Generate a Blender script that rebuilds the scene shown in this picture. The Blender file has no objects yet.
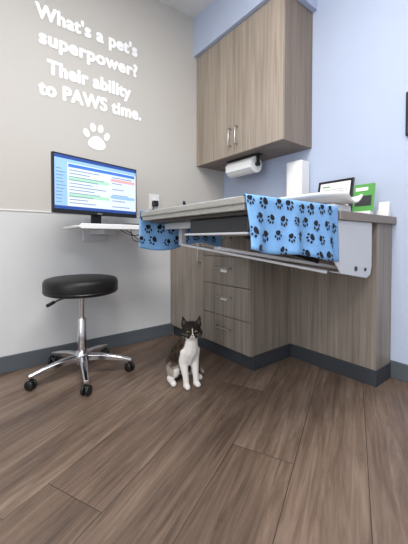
import bpy, bmesh, math, random
from mathutils import Vector, Matrix, noise
random.seed(4)
S=bpy.context.scene
COL=S.collection
try:
    S.view_settings.view_transform='Standard'
    S.view_settings.look='None'
except Exception: pass

def lin(c):
    out=[]
    for v in c:
        v=v/255.0
        out.append(v/12.92 if v<=0.04045 else ((v+0.055)/1.055)**2.4)
    return (out[0],out[1],out[2],1)

# ---------------- materials ----------------
def mat(name,rgb,rough=0.5,metal=0.0,var=0.0,vscale=8,bump=0.0,bscale=200,spec=0.5,stretch=None):
    m=bpy.data.materials.new(name); m.use_nodes=True
    nt=m.node_tree; b=nt.nodes['Principled BSDF']
    b.inputs['Roughness'].default_value=rough
    b.inputs['Metallic'].default_value=metal
    b.inputs['Specular IOR Level'].default_value=spec
    c=lin(rgb)
    tc=nt.nodes.new('ShaderNodeTexCoord')
    mp=nt.nodes.new('ShaderNodeMapping')
    nt.links.new(tc.outputs['Object'],mp.inputs['Vector'])
    if stretch: mp.inputs['Scale'].default_value=stretch
    n=nt.nodes.new('ShaderNodeTexNoise'); n.inputs['Scale'].default_value=vscale
    n.inputs['Detail'].default_value=5
    nt.links.new(mp.outputs[0],n.inputs['Vector'])
    r=nt.nodes.new('ShaderNodeValToRGB')
    r.color_ramp.elements[0].position=0.3; r.color_ramp.elements[1].position=0.7
    r.color_ramp.elements[0].color=(c[0]*(1-var),c[1]*(1-var),c[2]*(1-var),1)
    r.color_ramp.elements[1].color=(min(1,c[0]*(1+var)),min(1,c[1]*(1+var)),min(1,c[2]*(1+var)),1)
    nt.links.new(n.outputs['Fac'],r.inputs['Fac'])
    nt.links.new(r.outputs['Color'],b.inputs['Base Color'])
    if bump>0:
        n2=nt.nodes.new('ShaderNodeTexNoise'); n2.inputs['Scale'].default_value=bscale
        nt.links.new(tc.outputs['Object'],n2.inputs['Vector'])
        bp=nt.nodes.new('ShaderNodeBump'); bp.inputs['Strength'].default_value=bump
        bp.inputs['Distance'].default_value=0.002
        nt.links.new(n2.outputs['Fac'],bp.inputs['Height'])
        nt.links.new(bp.outputs['Normal'],b.inputs['Normal'])
    return m

def emis(name,rgb,st):
    m=bpy.data.materials.new(name); m.use_nodes=True
    b=m.node_tree.nodes['Principled BSDF']
    b.inputs['Base Color'].default_value=lin(rgb)
    b.inputs['Emission Color'].default_value=lin(rgb)
    b.inputs['Emission Strength'].default_value=st
    b.inputs['Roughness'].default_value=0.4
    return m

def two_tone(name,upper,lower,z):
    m=mat(name,upper,0.7,var=0.01,bump=0.15)
    nt=m.node_tree; b=nt.nodes['Principled BSDF']
    tc=nt.nodes.new('ShaderNodeTexCoord'); sp=nt.nodes.new('ShaderNodeSeparateXYZ'); nt.links.new(tc.outputs['Object'],sp.inputs[0])
    lt=nt.nodes.new('ShaderNodeMath'); lt.operation='LESS_THAN'; lt.inputs[1].default_value=z; nt.links.new(sp.outputs[2],lt.inputs[0])
    mx=nt.nodes.new('ShaderNodeMix'); mx.data_type='RGBA'; mx.inputs['A'].default_value=lin(upper); mx.inputs['B'].default_value=lin(lower)
    nt.links.new(lt.outputs[0],mx.inputs['Factor']); nt.links.new(mx.outputs['Result'],b.inputs['Base Color'])
    return m

def wood(name,dark,light,rough=0.45):
    m=bpy.data.materials.new(name); m.use_nodes=True
    nt=m.node_tree; b=nt.nodes['Principled BSDF']
    b.inputs['Roughness'].default_value=rough
    tc=nt.nodes.new('ShaderNodeTexCoord')
    mp=nt.nodes.new('ShaderNodeMapping'); mp.inputs['Scale'].default_value=(95,95,2.2)
    nt.links.new(tc.outputs['Object'],mp.inputs['Vector'])
    n=nt.nodes.new('ShaderNodeTexNoise'); n.inputs['Scale'].default_value=1; n.inputs['Detail'].default_value=6
    n.inputs['Distortion'].default_value=0.3
    nt.links.new(mp.outputs[0],n.inputs['Vector'])
    mp2=nt.nodes.new('ShaderNodeMapping'); mp2.inputs['Scale'].default_value=(14,14,0.8)
    nt.links.new(tc.outputs['Object'],mp2.inputs['Vector'])
    n2=nt.nodes.new('ShaderNodeTexNoise'); n2.inputs['Scale'].default_value=1; n2.inputs['Detail'].default_value=3
    nt.links.new(mp2.outputs[0],n2.inputs['Vector'])
    mx=nt.nodes.new('ShaderNodeMath'); mx.operation='MULTIPLY_ADD'
    mx.inputs[1].default_value=0.6
    h=nt.nodes.new('ShaderNodeMath'); h.operation='MULTIPLY'; h.inputs[1].default_value=0.4
    nt.links.new(n2.outputs['Fac'],h.inputs[0])
    nt.links.new(n.outputs['Fac'],mx.inputs[0]); nt.links.new(h.outputs[0],mx.inputs[2])
    r=nt.nodes.new('ShaderNodeValToRGB')
    r.color_ramp.elements[0].position=0.36; r.color_ramp.elements[1].position=0.64
    r.color_ramp.elements[0].color=lin(dark); r.color_ramp.elements[1].color=lin(light)
    nt.links.new(mx.outputs[0],r.inputs['Fac'])
    nt.links.new(r.outputs['Color'],b.inputs['Base Color'])
    return m

def floor_mat():
    m=bpy.data.materials.new('vinyl_plank'); m.use_nodes=True
    nt=m.node_tree; b=nt.nodes['Principled BSDF']
    N=nt.nodes.new; L=nt.links.new
    def math_(op,a=None,bb=None,c=None):
        n=N('ShaderNodeMath'); n.operation=op
        for i,v in enumerate((a,bb,c)):
            if v is None: continue
            if isinstance(v,(int,float)): n.inputs[i].default_value=v
            else: L(v,n.inputs[i])
        return n.outputs[0]
    tc=N('ShaderNodeTexCoord'); sp=N('ShaderNodeSeparateXYZ'); L(tc.outputs['Object'],sp.inputs[0])
    X,Y=sp.outputs[0],sp.outputs[1]
    along=math_('ADD',math_('MULTIPLY',X,-0.428),math_('MULTIPLY',Y,0.903))
    acr=math_('ADD',math_('MULTIPLY',X,0.903),math_('MULTIPLY',Y,0.428))
    W=0.235; LEN=1.25
    v=math_('DIVIDE',math_('ADD',acr,-1.167+10*W),W)
    row=math_('FLOOR',v)
    wn=N('ShaderNodeTexWhiteNoise'); wn.noise_dimensions='1D'; L(row,wn.inputs['W'])
    u=math_('ADD',math_('DIVIDE',along,LEN),math_('MULTIPLY',wn.outputs['Value'],5.0))
    idu=math_('FLOOR',u)
    cid=N('ShaderNodeCombineXYZ'); L(row,cid.inputs[0]); L(idu,cid.inputs[1])
    wn2=N('ShaderNodeTexWhiteNoise'); wn2.noise_dimensions='3D'; L(cid.outputs[0],wn2.inputs['Vector'])
    fv=math_('FRACT',v); fu=math_('FRACT',u)
    dv=math_('MULTIPLY',math_('MINIMUM',fv,math_('SUBTRACT',1.0,fv)),W)
    du=math_('MULTIPLY',math_('MINIMUM',fu,math_('SUBTRACT',1.0,fu)),LEN)
    dd=math_('MINIMUM',dv,du)
    seam=math_('LESS_THAN',dd,0.0012)
    g=N('ShaderNodeCombineXYZ')
    L(math_('MULTIPLY',along,2.4),g.inputs[0]); L(math_('MULTIPLY',acr,34.0),g.inputs[1])
    L(math_('MULTIPLY',wn2.outputs['Value'],40.0),g.inputs[2])
    n=N('ShaderNodeTexNoise'); n.inputs['Scale'].default_value=1.0; n.inputs['Detail'].default_value=8
    n.inputs['Roughness'].default_value=0.68; n.inputs['Distortion'].default_value=1.1
    L(g.outputs[0],n.inputs['Vector'])
    g2=N('ShaderNodeCombineXYZ')
    L(math_('MULTIPLY',along,1.6),g2.inputs[0]); L(math_('MULTIPLY',acr,7.0),g2.inputs[1])
    L(math_('MULTIPLY',wn2.outputs['Value'],17.0),g2.inputs[2])
    n2=N('ShaderNodeTexNoise'); n2.inputs['Scale'].default_value=1.0; n2.inputs['Detail'].default_value=4
    L(g2.outputs[0],n2.inputs['Vector'])
    f=math_('ADD',math_('MULTIPLY',n.outputs['Fac'],0.6),math_('MULTIPLY',n2.outputs['Fac'],0.4))
    f=math_('ADD',f,math_('MULTIPLY',math_('SUBTRACT',wn2.outputs['Value'],0.5),0.09))
    r=N('ShaderNodeValToRGB')
    e=r.color_ramp.elements
    e[0].position=0.33; e[0].color=lin((72,58,49)); e[1].position=0.68; e[1].color=lin((143,124,109))
    e2=e.new(0.5); e2.color=lin((108,90,77))
    L(f,r.inputs['Fac'])
    mx=N('ShaderNodeMix'); mx.data_type='RGBA'
    L(seam,mx.inputs['Factor']); L(r.outputs['Color'],mx.inputs['A']); mx.inputs['B'].default_value=lin((52,42,36))
    L(mx.outputs['Result'],b.inputs['Base Color'])
    L(math_('ADD',math_('MULTIPLY',n.outputs['Fac'],0.2),0.33),b.inputs['Roughness'])
    bp=N('ShaderNodeBump'); bp.inputs['Strength'].default_value=0.25; bp.inputs['Distance'].default_value=0.001
    L(math_('SUBTRACT',n.outputs['Fac'],seam),bp.inputs['Height']); L(bp.outputs['Normal'],b.inputs['Normal'])
    return m

M={}
M['wl']=two_tone('paint_warm_grey',(194,190,184),(204,205,206),0.978)
M['wb']=mat('paint_light_blue',(183,194,216),0.7,var=0.01,bump=0.15)
M['wo']=mat('paint_white',(215,215,215),0.7,var=0.01)
M['ceil']=mat('ceiling_tile',(225,225,222),0.85,var=0.03,vscale=90)
M['floor']=floor_mat()
M['base']=mat('baseboard_slate',(82,88,94),0.5,var=0.03)
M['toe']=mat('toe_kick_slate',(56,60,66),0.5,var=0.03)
M['wood']=wood('laminate_greige',(136,123,110),(172,159,145))
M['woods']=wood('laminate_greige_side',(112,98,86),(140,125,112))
M['woodb']=wood('laminate_base',(116,107,98),(154,144,133))
M['count']=mat('counter_laminate',(128,116,106),0.4,var=0.12,vscale=160)
M['tabtop']=mat('exam_top_grey',(156,155,149),0.45,var=0.14,vscale=120)
M['tabedge']=mat('exam_edge_dark',(58,57,56),0.45)
M['chrome']=mat('chrome',(210,210,214),0.16,1.0)
M['nickel']=mat('brushed_nickel',(190,188,184),0.3,1.0)
M['black']=mat('black_plastic',(22,22,24),0.4)
M['vinyl']=mat('black_vinyl',(22,21,22),0.42,var=0.1,bump=0.3,bscale=300,spec=0.35)
M['white']=mat('white_plastic',(228,228,228),0.35)
M['wmetal']=mat('white_metal',(205,207,211),0.35,0.1)
M['paper']=mat('paper_white',(238,238,236),0.8,bump=0.2,bscale=120)
M['letter']=mat('vinyl_letter_white',(254,254,254),0.5)
M['cloth']=mat('fleece_blue',(124,174,226),0.9,var=0.06,vscale=60,bump=0.5,bscale=500)
M['paw']=mat('fleece_print_black',(16,20,32),0.9)
M['dark']=mat('dark_grey',(48,49,52),0.5)
M['ink']=mat('print_ink_grey',(140,142,140),0.7)
M['green']=mat('brochure_green',(84,156,74),0.5)
M['rubber']=mat('caster_black',(20,20,21),0.5)

# ---------------- mesh helpers ----------------
def newobj(name,bm,m,smooth=False):
    me=bpy.data.meshes.new(name); bm.normal_update(); bm.to_mesh(me); bm.free()
    o=bpy.data.objects.new(name,me); COL.objects.link(o)
    if m is not None: me.materials.append(m)
    if smooth:
        for p in me.polygons: p.use_smooth=True
    return o
def box(name,lo,hi,m,bev=0.0,mtx=None,seg=2):
    bm=bmesh.new(); bmesh.ops.create_cube(bm,size=1)
    for v in bm.verts:
        v.co=Vector([(lo[i]+hi[i])/2+v.co[i]*(hi[i]-lo[i]) for i in range(3)])
    if bev>0: bmesh.ops.bevel(bm,geom=bm.edges[:],offset=bev,segments=seg,affect='EDGES',profile=0.5)
    if mtx: bmesh.ops.transform(bm,matrix=mtx,verts=bm.verts)
    return newobj(name,bm,m)
def prism(name,pts,off,m,bev=0.0):
    bm=bmesh.new(); vs=[bm.verts.new(p) for p in pts]; f=bm.faces.new(vs)
    r=bmesh.ops.extrude_face_region(bm,geom=[f])
    nv=[e for e in r['geom'] if isinstance(e,bmesh.types.BMVert)]
    bmesh.ops.translate(bm,verts=nv,vec=Vector(off))
    bmesh.ops.recalc_face_normals(bm,faces=bm.faces[:])
    if bev>0: bmesh.ops.bevel(bm,geom=bm.edges[:],offset=bev,segments=2,affect='EDGES',profile=0.5)
    return newobj(name,bm,m)
def lathe(name,prof,center,m,seg=48,axis='Z',smooth=True):
    bm=bmesh.new(); rings=[]
    for r,h in prof:
        ring=[]
        for i in range(seg):
            a=2*math.pi*i/seg
            p=(max(r,1e-4)*math.cos(a),max(r,1e-4)*math.sin(a),h)
            if axis=='X': p=(p[2],p[0],p[1])
            if axis=='Y': p=(p[0],p[2],p[1])
            ring.append(bm.verts.new(Vector(p)+Vector(center)))
        rings.append(ring)
    for a,b in zip(rings[:-1],rings[1:]):
        for i in range(seg):
            bm.faces.new((a[i],a[(i+1)%seg],b[(i+1)%seg],b[i]))
    bm.faces.new(rings[0]); bm.faces.new(rings[-1])
    bmesh.ops.recalc_face_normals(bm,faces=bm.faces[:])
    o=newobj(name,bm,m,smooth)
    if smooth:
        md=o.modifiers.new('es','EDGE_SPLIT'); md.split_angle=math.radians(40)
    return o
def tube(name,pts,rad,m,seg=10,smooth_path=True):
    P=[Vector(p) for p in pts]
    R=rad if isinstance(rad,(list,tuple)) else [rad]*len(P)
    if smooth_path and len(P)>2:
        Q=[];RR=[]
        for i in range(len(P)-1):
            p0=P[max(i-1,0)];p1=P[i];p2=P[i+1];p3=P[min(i+2,len(P)-1)]
            for k in range(6):
                t=k/6
                Q.append(0.5*((2*p1)+(-p0+p2)*t+(2*p0-5*p1+4*p2-p3)*t*t+(-p0+3*p1-3*p2+p3)*t**3))
                RR.append(R[i]*(1-t)+R[i+1]*t)
        Q.append(P[-1]);RR.append(R[-1]); P,R=Q,RR
    bm=bmesh.new(); rings=[]
    up=Vector((0,0,1))
    for i,p in enumerate(P):
        d=(P[min(i+1,len(P)-1)]-P[max(i-1,0)]).normalized()
        a=d.cross(up)
        if a.length<0.05: a=d.cross(Vector((1,0,0)))
        a.normalize(); b=d.cross(a).normalized()
        rings.append([bm.verts.new(p+R[i]*(math.cos(2*math.pi*k/seg)*a+math.sin(2*math.pi*k/seg)*b)) for k in range(seg)])
    for a,b in zip(rings[:-1],rings[1:]):
        for i in range(seg): bm.faces.new((a[i],a[(i+1)%seg],b[(i+1)%seg],b[i]))
    bm.faces.new(rings[0]); bm.faces.new(rings[-1])
    bmesh.ops.recalc_face_normals(bm,faces=bm.faces[:])
    return newobj(name,bm,m,True)
def group(name,objs):
    e=bpy.data.objects.new(name,None); COL.objects.link(e)
    pts=[]
    for o in objs:
        for v in o.data.vertices: pts.append(o.matrix_world@v.co)
    lo=Vector([min(p[i] for p in pts) for i in range(3)]); hi=Vector([max(p[i] for p in pts) for i in range(3)])
    c=Vector(((lo.x+hi.x)/2,(lo.y+hi.y)/2,lo.z)); e.location=c; e.empty_display_size=0.1
    for o in objs:
        o.parent=e; o.matrix_parent_inverse=Matrix.Translation(-c)
    return e

# ---------------- room ----------------
RX,RY,H=3.9,-4.2,2.72
box('floor',(-0.1,RY-0.1,-0.05),(RX+0.1,0.1,0.0),M['floor'])
box('ceiling',(-0.1,RY-0.1,H),(RX+0.1,0.1,H+0.05),M['ceil'])
box('wall_left',(-0.1,RY,0),(0,0.0,H),M['wl'])
box('wall_back',(-0.1,0,0),(RX+0.1,0.1,H),M['wb'])
box('wall_right',(RX,RY,0),(RX+0.1,0,H),M['wo'])
box('wall_front',(-0.1,RY-0.1,0),(RX+0.1,RY,H),M['wo'])
box('soffit',(0,-0.36,2.40),(0.965,0,H),M['wb'])
box('baseboard_left',(0,RY,0),(0.012,-0.586,0.10),M['base'],0.003)
box('baseboard_back',(1.455,-0.012,0),(RX,0,0.10),M['base'],0.003)
box('baseboard_right',(RX-0.012,RY,0),(RX,-0.012,0.10),M['base'],0.003)
box('baseboard_front',(0.012,RY,0),(RX-0.012,RY+0.012,0.10),M['base'],0.003)
box('trim_1',(0,RY,0.975),(0.006,-0.64,0.983),M['white'],0.001)
tg=[]
for i in range(1,7): tg.append(box('bar',(i*0.61-0.012,RY,H-0.004),(i*0.61+0.012,0,H-0.0005),M['white']))
for i in range(1,7): tg.append(box('bar',(0,-i*0.61-0.012,H-0.004),(RX,-i*0.61+0.012,H-0.0005),M['white']))
group('ceiling_grid',tg)
# unseen window, added behind the camera as a housing for the cool fill lamp
wx0,wx1,wz0,wz1=1.9,3.3,0.55,2.35
WF=[box('frame_top',(wx0-.06,RY,wz1),(wx1+.06,RY+.03,wz1+.06),M['white'],.003),
    box('frame_bottom',(wx0-.06,RY,wz0-.06),(wx1+.06,RY+.05,wz0),M['white'],.003),
    box('frame_a',(wx0-.06,RY,wz0),(wx0,RY+.03,wz1),M['white'],.003),
    box('frame_b',(wx1,RY,wz0),(wx1+.06,RY+.03,wz1),M['white'],.003),
    box('mullion',((wx0+wx1)/2-.015,RY+.004,wz0),((wx0+wx1)/2+.015,RY+.03,wz1),M['white'],.003),
    box('pane',(wx0,RY,wz0),(wx1,RY+.004,wz1),emis('fill_glow_pane',(215,228,245),1.2))]  # glowing pane, added to go with the fill lamp
group('added_fill_window',WF)

# ---------------- wall lettering ----------------
def text(body,y0,y1,z,sy):
    c=bpy.data.curves.new('t','FONT'); c.body=body; c.size=0.1; c.offset=0.0; c.extrude=0.0
    c.space_character=1.07
    o=bpy.data.objects.new('line',c); COL.objects.link(o)
    bpy.context.view_layer.update()
    dg=bpy.context.evaluated_depsgraph_get()
    me0=bpy.data.meshes.new_from_object(o.evaluated_get(dg))
    bpy.data.objects.remove(o)
    xs=[v.co.x for v in me0.vertices]; x0=min(xs); w=max(xs)-x0
    s=(y1-y0)/w
    bm=bmesh.new()
    offs=[(0,0)]
    for K,rr in ((8,0.0035),(16,0.0062)):
        offs+=[(rr*math.cos(2*math.pi*k/K),rr*math.sin(2*math.pi*k/K)) for k in range(K)]
    for k,(ox,oy) in enumerate(offs):
        vs=[bm.verts.new((0.002+k*0.0001,y0+(v.co.x-x0)*s+ox,z+v.co.y*sy+oy)) for v in me0.vertices]
        for p in me0.polygons:
            try: bm.faces.new([vs[i] for i in p.vertices])
            except Exception: pass
    return newobj('lettering_line',bm,M['letter'])
Y=lambda b:b-1.93
L=[text("What's a pet's",Y(.350),Y(1.03),2.200,1.24),
   text("superpower?",Y(.368),Y(1.03),2.045,1.24),
   text("Their ability",Y(.413),Y(.975),1.868,1.24),
   text("to PAWS time.",Y(.362),Y(1.06),1.725,1.24)]
group('wall_lettering',L)
def ell(bm,T,cx,cy,rx,ry,rot,n=20,egg=0):
    vs=[]
    for i in range(n):
        a=2*math.pi*i/n; x=rx*math.cos(a)*(1-egg*math.sin(a)); y=ry*math.sin(a)
        vs.append(bm.verts.new(T(cx+x*math.cos(rot)-y*math.sin(rot),cy+x*math.sin(rot)+y*math.cos(rot))))
    bm.faces.new(vs)
def pawshape(bm,T,s,n=20):
    ell(bm,T,0,-0.22*s,0.34*s,0.27*s,0,n,egg=0.25)
    for (x,y,r) in ((-.40,.10,.35),(-.15,.36,.12),(.15,.36,-.12),(.40,.10,-.35)):
        ell(bm,T,x*s,y*s,0.115*s,0.17*s,r,n)
bm=bmesh.new(); pawshape(bm,lambda x,y:Vector((0.004,Y(.722)+x,1.522+y)),0.178,28)
newobj('paw_print_decal',bm,M['letter'])

# ---------------- upper cabinet ----------------
x1=0.932; yf=-0.33
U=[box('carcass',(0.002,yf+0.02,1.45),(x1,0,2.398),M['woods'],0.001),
   box('door_a',(0.004,yf,1.45),(0.478,yf+0.019,2.396),M['wood'],0.0015),
   box('door_b',(0.482,yf,1.45),(x1,yf+0.019,2.396),M['wood'],0.0015)]
def pull(p,axis,l,out=(0,-1,0),nm='handle'):
    p=Vector(p);a=Vector(axis);o=Vector(out)
    s=p-a*l/2;e=p+a*l/2
    return tube(nm,[s,s+o*0.024,s+o*0.03+a*0.008,e+o*0.03-a*0.008,e+o*0.024,e],0.0048,M['nickel'],10,False)
U+= [pull((0.445,yf,1.585),(0,0,1),0.13),pull((0.518,yf,1.585),(0,0,1),0.13)]
group('wall_cabinet',U)

# ---------------- paper towel holder ----------------
T=[lathe('roll',[(0.02,0),(0.06,0),(0.062,0.002),(0.062,0.278),(0.06,0.28),(0.02,0.28)],(0.31,-0.2,1.375),M['paper'],40,'X'),
   box('sheet',(0.312,-0.263,1.345),(0.588,-0.2615,1.40),M['paper']),
   box('mount_plate',(0.28,-0.23,1.442),(0.63,-0.17,1.449),M['black'],0.002),
   box('arm_a',(0.29,-0.215,1.36),(0.298,-0.185,1.443),M['black'],0.002),
   box('arm_b',(0.603,-0.215,1.36),(0.611,-0.185,1.443),M['black'],0.002),
   lathe('rod',[(0.016,0),(0.016,0.33)],(0.287,-0.2,1.375),M['black'],20,'X')]
group('paper_towel_holder',T)

# ---------------- base cabinet / counter ----------------
yb=-0.605; zx=0.085
B=[box('carcass',(0.002,yb+0.02,zx),(0.905,-0.002,0.889),M['woodb'],0.001),
   box('door',(0.03,yb,zx+.005),(0.455,yb+0.019,0.885),M['woodb'],0.0015),
   box('filler',(0.002,yb+0.002,zx+.005),(0.027,yb+0.019,0.885),M['woodb'])]
zs=[0.09,0.295,0.50,0.69,0.885]
for i in range(4):
    B.append(box('drawer_%d'%i,(0.459,yb,zs[i]+0.002),(0.905,yb+0.019,zs[i+1]-0.002),M['woodb'],0.0015))
    B.append(pull((0.68,yb,zs[i+1]-0.075),(1,0,0),0.13))
B.append(pull((0.425,yb,0.70),(0,0,1),0.13))
B.append(box('label',(0.64,yb-0.0015,0.585),(0.70,yb,0.603),M['paper']))
B.append(box('label_b',(0.64,yb-0.0015,0.40),(0.70,yb,0.412),M['paper']))
B.append(box('toe_kick',(0.002,yb+0.03,0),(0.90,-0.002,zx),M['toe']))
XE=1.455; yk=-0.20
B.append(box('knee_panel',(0.905,yk,zx),(XE-0.0,-0.002,0.889),M['woodb'],0.001))
B.append(box('toe_kick_b',(0.90,yk-0.006,0),(XE+0.006,-0.013,zx+0.004),M['toe'],0.002))
B.append(box('side_toe',(0.899,yb+0.03,0),(0.911,yk,zx+0.004),M['toe'],0.002))
B.append(box('countertop',(0.002,-0.635,0.889),(1.478,-0.002,0.93),M['count'],0.003))
group('base_cabinet',B)

# ---------------- exam table ----------------
tx0,tx1,ty0,ty1=0.715,1.462,-1.225,-0.637
E=[box('top',(tx0,ty0,0.918),(tx1,ty1,0.945),M['tabtop'],0.005),
   box('top_rim',(tx0+0.006,ty0+0.006,0.898),(tx1-0.006,ty1,0.9185),M['tabtop'],0.003),
   box('sub_frame',(tx0+0.05,ty0+0.03,0.885),(tx1-0.01,ty1,0.899),M['tabedge'],0.003),
   box('mechanism_box',(1.08,-1.17,0.825),(1.43,-0.66,0.886),M['dark'],0.006),
   box('mechanism_lip',(1.06,-1.185,0.818),(1.44,-0.655,0.827),M['wmetal'],0.003),
   box('cross_rail',(0.75,-1.10,0.855),(1.08,-1.07,0.886),M['wmetal'],0.003),
   box('cross_rail_b',(0.75,-0.78,0.855),(1.08,-0.75,0.886),M['wmetal'],0.003)]
def bar(name,a,b,w,h,m):
    a=Vector(a);b=Vector(b);d=b-a
    X=d.normalized(); Yv=Vector((0,0,1)).cross(X).normalized(); Z=X.cross(Yv)
    mt=Matrix((( X.x,Yv.x,Z.x,a.x),(X.y,Yv.y,Z.y,a.y),(X.z,Yv.z,Z.z,a.z),(0,0,0,1)))
    return box(name,(0,-w/2,-h/2),(d.length,w/2,h/2),m,0.003,mt)
E.append(bar('fold_arm_a',(0.80,-1.02,0.775),(1.43,-0.66,0.655),0.05,0.014,M['wmetal']))
E.append(bar('fold_arm_b',(1.20,-1.12,0.765),(1.43,-0.50,0.66),0.06,0.014,M['wmetal']))
E.append(box('arm_link_a',(0.785,-1.035,0.77),(0.815,-1.005,0.886),M['wmetal'],0.003))
E.append(tube('gas_strut',[(1.0,-0.9,0.86),(1.4,-0.68,0.70)],0.011,M['black'],12,False))
px=1.457
E.append(prism('bracket_plate',[(px,-0.655,0.888),(px,-0.655,0.70),(px,-0.60,0.645),(px,-0.34,0.605),(px,-0.30,0.62),(px,-0.285,0.66),(px,-0.285,0.888)],(0.006,0,0),M['wmetal'],0.002))
E.append(prism('bracket_flange',[(px-0.05,-0.60,0.648),(px,-0.60,0.645),(px,-0.33,0.605),(px-0.05,-0.33,0.608)],(0,0,0.006),M['wmetal'],0.001))
E.append(lathe('bolt',[(0.0,0),(0.012,0),(0.012,0.004),(0.0,0.005)],(px+0.006,-0.46,0.66),M['dark'],20,'X'))
E.append(lathe('bolt_b',[(0.0,0),(0.009,0),(0.009,0.004),(0.0,0.005)],(px+0.006,-0.36,0.65),M['dark'],20,'X'))
group('fold_down_exam_table',E)

# ---------------- towel with paw prints ----------------
zt=0.9488
def wy(w): return (ty0-0.001)+w*(0.582)
def wt(w): return (ty0+0.03)+w*(0.551)
def right_p(w,t):
    Ld=0.175+0.065*w+0.006*math.sin(w*9)
    y=wy(w)+0.010*math.sin(t*3+w*5)*t
    r=0.012*t*math.sin(w*17+1.0)+0.006*math.sin(w*31)*t+0.012*t
    return Vector((tx1+0.008+r,y,zt-0.004-Ld*t))
def left_p(w,t):
    Ld=0.185+0.02*math.sin(w*7)
    r=0.012*t*math.sin(w*15)+0.008*t
    return Vector((tx0-0.008-r,wy(w),zt-0.004-Ld*t))
bm=bmesh.new(); NW=60; rows=[]
def row(f): rows.append([bm.verts.new(f(i/NW)) for i in range(NW+1)])
for k in range(14,-1,-1): row(lambda w,k=k:left_p(w,k/14))
row(lambda w:Vector((tx0-0.005,wy(w),zt-0.001)))
for k in range(0,25): row(lambda w,k=k:Vector((tx0+0.004+(tx1-tx0-0.008)*k/24,(wy(w) if k in(0,24) else wt(w)),zt+0.0006*math.sin(k*1.3+w*8))))
row(lambda w:Vector((tx1+0.005,wy(w),zt-0.001)))
for k in range(0,15): row(lambda w,k=k:right_p(w,k/14))
for a,b in zip(rows[:-1],rows[1:]):
    for i in range(NW): bm.faces.new((a[i],a[i+1],b[i+1],b[i]))
tw=newobj('fleece',bm,M['cloth'],True)
md=tw.modifiers.new('sol','SOLIDIFY'); md.thickness=0.003; md.offset=0
bm=bmesh.new()
def decals(fn,sign,wlen,tlen):
    gx=0.070; nx=int(wlen/gx)+1; ny=int(tlen/0.060)+2
    for j in range(ny):
        for i in range(nx+1):
            cw=(i+0.3+(0.5 if j%2 else 0)+random.uniform(-.12,.12))*gx; ct=(j+0.35+random.uniform(-.1,.1))*0.060
            rot=random.uniform(-1.2,1.2); s=random.uniform(0.036,0.047)
            if cw>wlen-0.01 or ct>tlen-0.006: continue
            def T(x,y):
                X=cw+x*math.cos(rot)-y*math.sin(rot); Yy=ct+x*math.sin(rot)+y*math.cos(rot)
                w=min(max(X/wlen,0),1); t=min(max(Yy/tlen,0.0),1)
                p=fn(w,t); p.x+=sign*0.0032; return p
            pawshape(bm,T,s,10)
decals(right_p,1,0.585,0.21)
decals(left_p,1,0.585,0.185)
decals(left_p,-1,0.585,0.185)
pw=newobj('printed_paws',bm,M['paw'])
group('paw_print_towel',[tw,pw])

# ---------------- monitor ----------------
P1=Vector((0.372,-1.571,0));P2=Vector((0.245,-1.021,0))
u=(P2-P1).normalized(); w=(P2-P1).length; n=Vector((u.y,-u.x,0)).normalized()
if n.x<0: n=-n
mt=Matrix(((u.x,0,n.x,P1.x),(u.y,0,n.y,P1.y),(0,1,0,0.948),(0,0,0,1)))
hh=0.33
Mo=[box('bezel',(0,0,-0.022),(w,hh,0.0),M['black'],0.004,mt),
    box('back_bulge',(w*0.25,0.06,-0.045),(w*0.75,0.27,-0.02),M['black'],0.01,mt)]
def srect(nm,x0,y0,x1_,y1_,m,lift):
    sw,sh=w-0.02,hh-0.034
    return box(nm,(0.01+x0*sw,0.024+y0*sh,lift-0.0008),(0.01+x1_*sw,0.024+y1_*sh,lift),m,0,mt)
e_bg=emis('screen_white',(204,216,232),0.42); e_bl=emis('screen_blue',(60,110,190),0.5); e_lb=emis('screen_lightblue',(140,178,226),0.42)
e_gr=emis('screen_green',(160,205,175),0.4); e_dk=emis('screen_text',(110,125,150),0.3); e_pk=emis('screen_pink',(225,160,160),0.4); e_nv=emis('screen_navy',(38,70,140),0.4)
Mo+=[srect('screen',0,0,1,1,e_bg,0.001),srect('title',0,.94,1,1,e_nv,.0016),srect('tabs',0,.88,1,.94,e_lb,.0016),
     srect('side',0,.06,.13,.88,e_lb,.0016),srect('task',0,0,1,.06,e_nv,.0016),srect('head',.14,.80,.98,.86,e_bl,.0018),
     srect('pane',.14,.56,.62,.62,e_gr,.0018),srect('pane_b',.64,.30,.98,.36,e_lb,.0018),srect('pane_c',.14,.24,.62,.30,e_gr,.0018),
     srect('alert',.64,.66,.98,.72,e_pk,.0018)]
for k in range(11):
    yy=.12+k*.062
    Mo.append(srect('line_a',.15,yy,.15+random.uniform(.2,.44),yy+.014,e_dk,.0022))
    if k%2==0: Mo.append(srect('line_b',.66,yy,.66+random.uniform(.1,.28),yy+.014,e_dk,.0022))
    Mo.append(srect('line_c',.015,yy,.015+random.uniform(.05,.1),yy+.014,e_dk,.0022))
Mo.append(box('logo_strip',(w*.47,0.007,0),(w*.53,0.013,0.0006),M['nickel'],0,mt))
Mo.append(box('neck',(w*.44,-0.055,-0.05),(w*.56,0.12,-0.035),M['black'],0.004,mt))
Mo.append(box('foot',(w*.34,-0.062,-0.10),(w*.66,-0.054,0.06),M['black'],0.003,mt))
group('computer_monitor',Mo)

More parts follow.
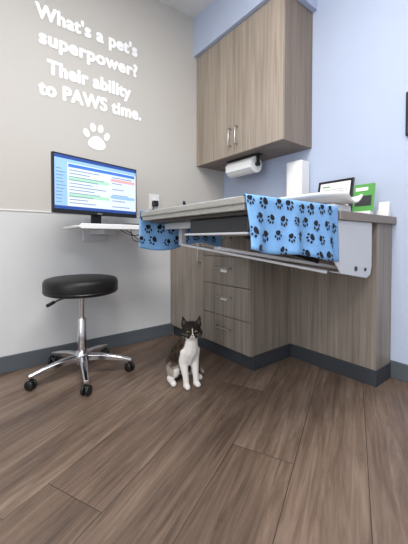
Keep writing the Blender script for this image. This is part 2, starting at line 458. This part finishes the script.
K=[box('tray_top',(0.06,-1.45,0.868),(0.42,-0.91,0.884),M['white'],0.005),
   box('arm',(0.012,-1.27,0.835),(0.30,-1.19,0.868),M['wmetal'],0.004),
   box('wall_plate',(0.0,-1.31,0.79),(0.014,-1.15,0.95),M['wmetal'],0.003),
   box('lip',(0.412,-1.44,0.862),(0.424,-0.92,0.892),M['white'],0.004)]
group('wall_mounted_workstation_tray',K)
Kb=[box('keys_base',(0.30,-1.16,0.885),(0.40,-0.96,0.897),M['black'],0.003)]
for i in range(4):
    for j in range(8): Kb.append(box('key',(0.306+i*.023,-1.153+j*.0235,0.897),(0.325+i*.023,-1.133+j*.0235,0.901),M['dark'],0.001))
group('keyboard',Kb)
C1=[tube('cable_loop',[(0.1,-1.0,0.868),(0.14,-1.0,0.80),(0.2,-0.98,0.79),(0.25,-1.05,0.83),(0.28,-1.12,0.868)],0.003,M['black']),
    tube('cable_run',[(0.15,-1.1,0.868),(0.09,-0.98,0.83),(0.03,-0.85,0.86),(0.012,-0.80,0.95),(0.03,-0.765,1.09)],0.003,M['black'])]
group('power_cable',C1)
O=[box('plate',(0,-0.80,1.04),(0.006,-0.71,1.165),M['white'],0.002),
   box('socket_a',(0.006,-0.772,1.11),(0.008,-0.738,1.145),M['paper'],0.002),
   box('socket_b',(0.006,-0.772,1.058),(0.008,-0.738,1.093),M['paper'],0.002),
   box('plug',(0.008,-0.78,1.065),(0.045,-0.735,1.11),M['black'],0.006)]
group('wall_outlet',O)

# ---------------- stool ----------------
sx,sy=0.305,-1.406
R=0.207
St=[lathe('seat',[(0,0.485),(R-0.02,0.485),(R-0.004,0.492),(R,0.505),(R,0.548),(R-0.003,0.562),(R-0.012,0.572),(R-0.03,0.577),(R*.5,0.581),(0,0.582)],(sx,sy,0),M['vinyl'],64),
    lathe('seam_ring',[(R,0.500),(R+0.002,0.503),(R,0.506)],(sx,sy,0),M['black'],64),
    lathe('seat_plate',[(0,0.47),(0.09,0.472),(0.09,0.486),(0,0.486)],(sx,sy,0),M['dark'],32),
    lathe('gas_lift',[(0.014,0.28),(0.014,0.475)],(sx,sy,0),M['chrome'],24),
    lathe('column',[(0.0,0.085),(0.030,0.085),(0.027,0.15),(0.025,0.33),(0.020,0.338),(0.0,0.338)],(sx,sy,0),M['chrome'],28),
    lathe('hub',[(0.0,0.065),(0.045,0.07),(0.05,0.09),(0.045,0.12),(0.03,0.145),(0.0,0.15)],(sx,sy,0),M['chrome'],32),
    ]
F=Vector((-.787,.617,0)); Rv=Vector((.617,.787,0))
c=Vector((sx,sy,0))
St.append(tube('lever',[c+Vector((0,0,.462)),c-Rv*0.10+Vector((0,0,.455))-F*.02,c-Rv*0.165-F*.04+Vector((0,0,.425))],0.0055,M['black']))
St.append(tube('lever_grip',[c-Rv*0.145-F*.035+Vector((0,0,.437)),c-Rv*0.185-F*.045+Vector((0,0,.415))],0.010,M['black'],12,False))
RB=0.275
for k in range(5):
    a=math.radians(-64+72*k)
    d=(Rv*math.cos(a)+F*math.sin(a)).normalized()
    X=d; Yv=Vector((0,0,1)).cross(X)
    bm=bmesh.new(); rings=[]
    for t,hw,h0,h1 in ((0,0.023,0.085,0.125),(0.35,0.020,0.085,0.118),(0.75,0.016,0.073,0.098),(1.0,0.013,0.062,0.080)):
        p=c+d*(0.02+t*(RB-0.02+0.012))
        ring=[p+Yv*hw*sx_+Vector((0,0,z_)) for sx_,z_ in ((-1,h0),(1,h0),(1,h1-.006),(.6,h1),(-.6,h1),(-1,h1-.006))]
        rings.append([bm.verts.new(q) for q in ring])
    for A,Bq in zip(rings[:-1],rings[1:]):
        for i in range(6): bm.faces.new((A[i],A[(i+1)%6],Bq[(i+1)%6],Bq[i]))
    bm.faces.new(rings[0]); bm.faces.new(rings[-1]); bmesh.ops.recalc_face_normals(bm,faces=bm.faces[:])
    bmesh.ops.bevel(bm,geom=bm.edges[:],offset=0.002,segments=1,affect='EDGES')
    St.append(newobj('leg_%d'%(k+1),bm,M['chrome']))
    q=c+d*RB
    St.append(tube('caster_stem_%d'%(k+1),[q+Vector((0,0,.045)),q+Vector((0,0,.075))],0.007,M['rubber'],12,False))
    rot=math.radians(40+67*k); ax=Vector((math.cos(rot),math.sin(rot),0))
    for sgn in (-1,1):
        a0=q+ax*0.006*sgn+Vector((0,0,0.0265)); a1=q+ax*0.022*sgn+Vector((0,0,0.0265))
        St.append(tube('caster_wheel_%d'%(k+1),[a0,a0+(a1-a0)*.1,a0+(a1-a0)*.8,a1],[0.022,0.0262,0.0262,0.021],M['rubber'],24,False))
    St.append(tube('caster_hood_%d'%(k+1),[q+Vector((0,0,0.02)),q+Vector((0,0,0.050))],[0.010,0.011],M['rubber'],12,False))
group('rolling_stool',St)

# ---------------- counter items ----------------
D=[box('body',(0.80,-0.12,0.931),(0.93,-0.015,1.355),M['white'],0.010),
   box('front_panel',(0.812,-0.123,1.10),(0.918,-0.119,1.335),M['paper'],0.003),
   box('window',(0.85,-0.125,1.06),(0.88,-0.119,1.085),M['dark'],0.001)]
group('white_dispenser_box',D)
bm=bmesh.new(); rows=[]
cx0,cx1=0.97,1.44
for i in range(33):
    t=i/32; x=cx0+(cx1-cx0)*t; r=[]
    for j in range(17):
        s=j/16*2-1; y=-0.42+s*0.16*(1-0.55*abs(2*t-1)**4)
        z=0.985+0.042*abs(s)**2.2+0.004*abs(2*t-1)**3
        r.append(bm.verts.new((x,y,z)))
    rows.append(r)
for a,b in zip(rows[:-1],rows[1:]):
    for i in range(16): bm.faces.new((a[i],b[i],b[i+1],a[i+1]))
tr=newobj('weighing_tray',bm,M['white'],True); md=tr.modifiers.new('s','SOLIDIFY'); md.thickness=0.012; md.offset=0
group('pet_scale',[tr,box('scale_body',(1.04,-0.51,0.931),(1.38,-0.33,0.981),M['white'],0.012),
   box('display',(1.16,-0.513,0.94),(1.26,-0.509,0.965),M['dark'],0.001)])
def leaning(name,x0,z0,y,tilt,parts):
    mt=Matrix.Translation((x0,y,z0))@Matrix.Rotation(math.radians(-tilt),4,'X')
    out=[]
    for nm,a,b,m,bv in parts: out.append(box(nm,a,b,m,bv,mt))
    return group(name,out)
leaning('framed_notice',1.035,0.933,-0.13,12,[
 ('frame',(0,0,0),(0.235,0.012,0.255),M['black'],0.003),
 ('mat_board',(0.018,-0.001,0.018),(0.217,0.001,0.237),M['paper'],0),
 ('stripe',(0.035,-0.002,0.208),(0.085,0.0,0.216),M['green'],0),
 ('line1',(0.035,-0.002,0.190),(0.20,0.0,0.193),M['ink'],0),
 ('line2',(0.035,-0.002,0.177),(0.20,0.0,0.180),M['ink'],0),
 ('line3',(0.035,-0.002,0.164),(0.18,0.0,0.167),M['ink'],0),
 ('line4',(0.035,-0.002,0.151),(0.20,0.0,0.154),M['ink'],0),
 ('line5',(0.035,-0.002,0.138),(0.15,0.0,0.141),M['ink'],0)])
leaning('green_brochure_stand',1.30,0.933,-0.17,10,[
 ('brochure',(0,0,0),(0.115,0.008,0.19),M['green'],0.002),
 ('photo',(0.012,-0.001,0.06),(0.103,0.001,0.12),M['dark'],0),
 ('banner',(0.012,-0.001,0.15),(0.08,0.001,0.17),M['paper'],0),
 ('base',(-0.004,-0.04,0),(0.119,0.0,0.02),M['white'],0.003)])
leaning('business_card_holder',1.408,0.931,-0.08,8,[
 ('cards',(0,0,0.006),(0.055,0.012,0.085),M['paper'],0.001),
 ('holder',(-0.004,-0.012,0),(0.059,0.02,0.035),M['white'],0.003)])
group('wall_frame',[box('frame',(1.52,-0.02,1.375),(1.85,-0.001,1.615),M['black'],0.003),
      box('print',(1.535,-0.022,1.39),(1.835,-0.0195,1.60),M['paper'],0)])
group('clippers',[box('body',(0.40,-0.48,0.931),(0.46,-0.32,0.975),M['black'],0.012),box('blade',(0.41,-0.52,0.935),(0.45,-0.478,0.955),M['chrome'],0.002)])
group('otoscope_charger',[box('base',(0.05,-0.55,0.931),(0.13,-0.45,0.99),M['black'],0.01),
   tube('handle_a',[(0.09,-0.52,0.985),(0.09,-0.52,1.09)],0.012,M['black'],14,False),
   tube('head_a',[(0.09,-0.52,1.088),(0.11,-0.54,1.11)],[0.016,0.010],M['black'],14,False),
   tube('handle_b',[(0.09,-0.475,0.985),(0.09,-0.475,1.08)],0.012,M['black'],14,False)])

# ---------------- cat ----------------
def sph(bm,c,r,mtx=None,sub=2):
    rr=r if isinstance(r,(tuple,list)) else (r,r,r)
    g=bmesh.ops.create_icosphere(bm,subdivisions=sub,radius=1)
    for v in g['verts']:
        p=Vector((v.co.x*rr[0],v.co.y*rr[1],v.co.z*rr[2]))
        if mtx is not None: p=mtx@p
        v.co=p+Vector(c)
def caps(bm,pts):
    for (a,ra),(b,rb) in zip(pts[:-1],pts[1:]):
        a=Vector(a);b=Vector(b); n_=max(3,int((b-a).length/(min(ra,rb)*0.14)))
        for i in range(n_+1):
            t=i/n_; sph(bm,a.lerp(b,t),ra+(rb-ra)*t)
HS=1.05
hc=Vector((0.062,0,0.303)); HR=Matrix.Rotation(math.radians(-22),3,'Z')@Matrix.Rotation(math.radians(6),3,'Y')
def hp(x,y,z): return hc+HR@Vector((x*HS,y*HS*1.03,z*HS))
bm=bmesh.new()
caps(bm,[((-.090,0,.078),.071),((-.05,0,.126),.070),((-.01,0,.170),.063),((.022,0,.210),.054),((.042,0,.248),.044),((.055,0,.280),.038)])
caps(bm,[((.015,0,.14),.046),((.040,0,.19),.047),((.052,0,.235),.039)])
for s in (-1,1):
    caps(bm,[((.035,s*.030,.185),.032),((.034,s*.033,.125),.0245),((.055,s*.029,.055),.0160),((.060,s*.029,.018),.0160)])
    caps(bm,[((.060,s*.029,.016),.0175),((.080,s*.030,.0135),.0150)])
    sph(bm,(-.055,s*.053,.074),(.064,.037,.064))
    caps(bm,[((-.05,s*.074,.018),.017),((.012,s*.078,.015),.0160)])
caps(bm,[((-.15,0,.035),.022),((-.20,.02,.020),.018),((-.21,.07,.017),.016),((-.16,.125,.016),.015),((-.09,.135,.015),.013),((-.04,.125,.014),.011)])
def hs(x,y,z,r): 
    sph(bm,hp(x,y,z),tuple(q*HS*1.01 for q in r),HR)
hs(0,0,0,(.046,.049,.042)); hs(.028,.014,-.017,(.024,.020,.016)); hs(.028,-.014,-.017,(.024,.020,.016)); hs(.034,0,-.008,(.020,.013,.018))
hs(.008,.032,-.016,(.030,.024,.022)); hs(.008,-.032,-.016,(.030,.024,.022)); hs(.032,0,-.028,(.015,.013,.010))
for s in (-1,1):
    for k in range(13):
        t=k/12
        cc=hp(-.004,s*(.030+.012*t),.022+.045*t); r=.025*(1-t)+.0040*t
        sph(bm,cc,(r*.42+.001,r,r*.7),HR,1)
cat=newobj('body',bm,None)
md=cat.modifiers.new('r','REMESH'); md.mode='VOXEL'; md.voxel_size=0.0030
md=cat.modifiers.new('s','SMOOTH'); md.iterations=8; md.factor=0.5
dg=bpy.context.evaluated_depsgraph_get()
me=bpy.data.meshes.new_from_object(cat.evaluated_get(dg))
bpy.data.objects.remove(cat)
ca=me.color_attributes.new('fur','FLOAT_COLOR','POINT')
white=Vector((.76,.73,.69)); blk=Vector((.014,.011,.009)); tan=Vector((.32,.22,.14)); brn=Vector((.070,.044,.029))
HI=HR.inverted()
def sstep(a,b,x):
    t=min(max((x-a)/(b-a),0),1); return t*t*(3-2*t)
CX=[(0.0,-.02),(0.078,-.01),(.125,.012),(.175,0.036),(.222,.054),(.268,.066),(.4,.07)]
def cxz(z):
    for (z0,a),(z1,b_) in zip(CX[:-1],CX[1:]):
        if z<=z1: return a+(b_-a)*max(0,(z-z0))/(z1-z0)
    return .07
for v in me.vertices:
    p=v.co.copy()
    nz=noise.noise(p*38)*0.5+noise.noise(p*90)*0.25
    q=HI@(p-hc)/HS; q.y*=1/1.03
    f=p.x-cxz(p.z)+nz*0.012
    wmask=sstep(0.004,0.012,f)
    if p.z<0.13 and p.x>0.025: wmask=max(wmask,sstep(0.135,0.105,p.z+nz*.02))
    if p.z<0.05: wmask=max(wmask,sstep(0.045,0.03,p.z+nz*0.01)*(1 if p.x>-0.06 and abs(p.y)<0.105 else 0))
    backc=blk.lerp(brn,sstep(-.35,.3,nz))
    flank=sstep(.115,.07,p.z+nz*.04)*sstep(.025,.05,abs(p.y))*sstep(-.12,-.04,p.x)
    backc=backc.lerp(white*0.50+tan*.45,flank*0.72)
    c3=backc.lerp(white,wmask)
    if q.length<0.10 and (q.z>-.040):
        hcw=blk.lerp(brn,sstep(-.1,.5,nz)*.7)
        blaze=sstep(0.0028,0.0005,abs(q.y-.001+nz*.003)-max(0,(.000-q.z))*0.50)*sstep(0.015,.025,q.x)*sstep(.026,.012,q.z)
        blaze=max(blaze,sstep(-.027,-.034,q.z+nz*.004)*sstep(.005,.018,q.x))
        hh_=hcw.lerp(white,blaze)
        c3=c3.lerp(hh_,sstep(-.040,-.032,q.z))
    ca.data[v.index].color=(c3.x,c3.y,c3.z,1)
for p in me.polygons: p.use_smooth=True
mf=bpy.data.materials.new('cat_fur'); mf.use_nodes=True; nt=mf.node_tree; b=nt.nodes['Principled BSDF']
at=nt.nodes.new('ShaderNodeAttribute'); at.attribute_name='fur'
nt.links.new(at.outputs['Color'],b.inputs['Base Color']); b.inputs['Roughness'].default_value=0.9; b.inputs['Specular IOR Level'].default_value=0.2
nn=nt.nodes.new('ShaderNodeTexNoise'); nn.inputs['Scale'].default_value=260
tcn=nt.nodes.new('ShaderNodeTexCoord'); mpn=nt.nodes.new('ShaderNodeMapping'); mpn.inputs['Scale'].default_value=(1,1,.3)
nt.links.new(tcn.outputs['Object'],mpn.inputs[0]); nt.links.new(mpn.outputs[0],nn.inputs['Vector'])
bp=nt.nodes.new('ShaderNodeBump'); bp.inputs['Distance'].default_value=.003; bp.inputs['Strength'].default_value=.7
nt.links.new(nn.outputs['Fac'],bp.inputs['Height']); nt.links.new(bp.outputs['Normal'],b.inputs['Normal'])
me.materials.clear(); me.materials.append(mf)
cb=bpy.data.objects.new('cat_body',me); COL.objects.link(cb)
parts=[cb]
eyem=mat('cat_eye',(132,134,82),0.12); pup=mat('cat_pupil',(6,6,6),0.08); nose=mat('cat_nose',(150,98,92),0.5); innerm=mat('cat_inner_ear',(70,52,48),0.8)
def hpart(nm,c_,r,m):
    bm=bmesh.new(); sph(bm,hp(*c_),tuple(q*1.04 for q in r),HR,3); o=newobj(nm,bm,m,True); parts.append(o)
for s in (-1,1):
    hpart('eye',(.0405,s*.0190,.004),(.0062,.0075,.0060),eyem)
    hpart('pupil',(.0450,s*.0193,.004),(.0022,.0042,.0050),pup)
    hpart('inner_ear',(.0045,s*.036,.037),(.003,.009,.013),innerm)
hpart('nose',(.0545,0,-.008),(.004,.0050,.0034),nose)
hpart('mouth',(.0505,0,-.022),(.003,.006,.0010),pup)
for s in (-1,1):
    for k in range(3):
        a=hp(.046,s*.014,-.016+k*.003); b_=hp(.048,s*.052,-.030+k*.014)
        parts.append(tube('whisker',[a,(a+b_)/2+Vector((0,0,.003)),b_],0.0002,M['paper'],4))
ce=group('cat',parts)
fwd=(-F)*math.cos(math.radians(30))+Rv*math.sin(math.radians(30))
ang=math.atan2(fwd.y,fwd.x)
pos=Vector((0.775,-0.98,0))
TM=Matrix.Translation(pos)@Matrix.Rotation(ang,4,'Z')@Matrix.Scale(1.04,4)
ce.matrix_world=TM@Matrix.Translation(ce.location)

# ---------------- ceiling lights ----------------
def troffer(x,y,pw_):
    fr=[box('trim_frame',(x-.31,y-.61,H-.012),(x+.31,y+.61,H-.004),M['white'],0.002),
        box('diffuser',(x-.28,y-.58,H-.016),(x+.28,y+.58,H-.012),emis('diffuser',(255,250,242),2.0))]
    group('ceiling_light',fr)
    l=bpy.data.lights.new('troffer_lamp','AREA'); l.shape='RECTANGLE'; l.size=.56; l.size_y=1.16; l.energy=pw_; l.color=(1,.985,.965)
    o=bpy.data.objects.new('troffer_lamp',l); COL.objects.link(o); o.location=(x,y,H-.02)
troffer(1.6,-1.55,44); troffer(2.9,-2.6,44)
l=bpy.data.lights.new('rear_fill_lamp','AREA'); l.shape='RECTANGLE'; l.size=1.4; l.size_y=1.8; l.energy=36; l.color=(.93,.96,1)  # cool fill lamp added behind the camera, set against the made-up window
o=bpy.data.objects.new('rear_fill_lamp',l); COL.objects.link(o); o.location=(2.6,RY+0.035,1.45)
o.rotation_euler=(math.radians(90),0,0)
wd=bpy.data.worlds.new('w'); S.world=wd; wd.use_nodes=True
wd.node_tree.nodes['Background'].inputs[0].default_value=(.8,.88,1,1); wd.node_tree.nodes['Background'].inputs[1].default_value=0.4

# ---------------- camera ----------------
cd=bpy.data.cameras.new('camera'); cam=bpy.data.objects.new('camera',cd); COL.objects.link(cam)
cd.sensor_fit='VERTICAL'; cd.sensor_height=24; cd.lens=300/544*24; cd.clip_start=0.02
cd.shift_y=-26/544
cam.location=(2.15,-1.93,0.8)
cam.rotation_euler=(math.radians(90-1.2),0,math.radians(51.9))
S.camera=cam
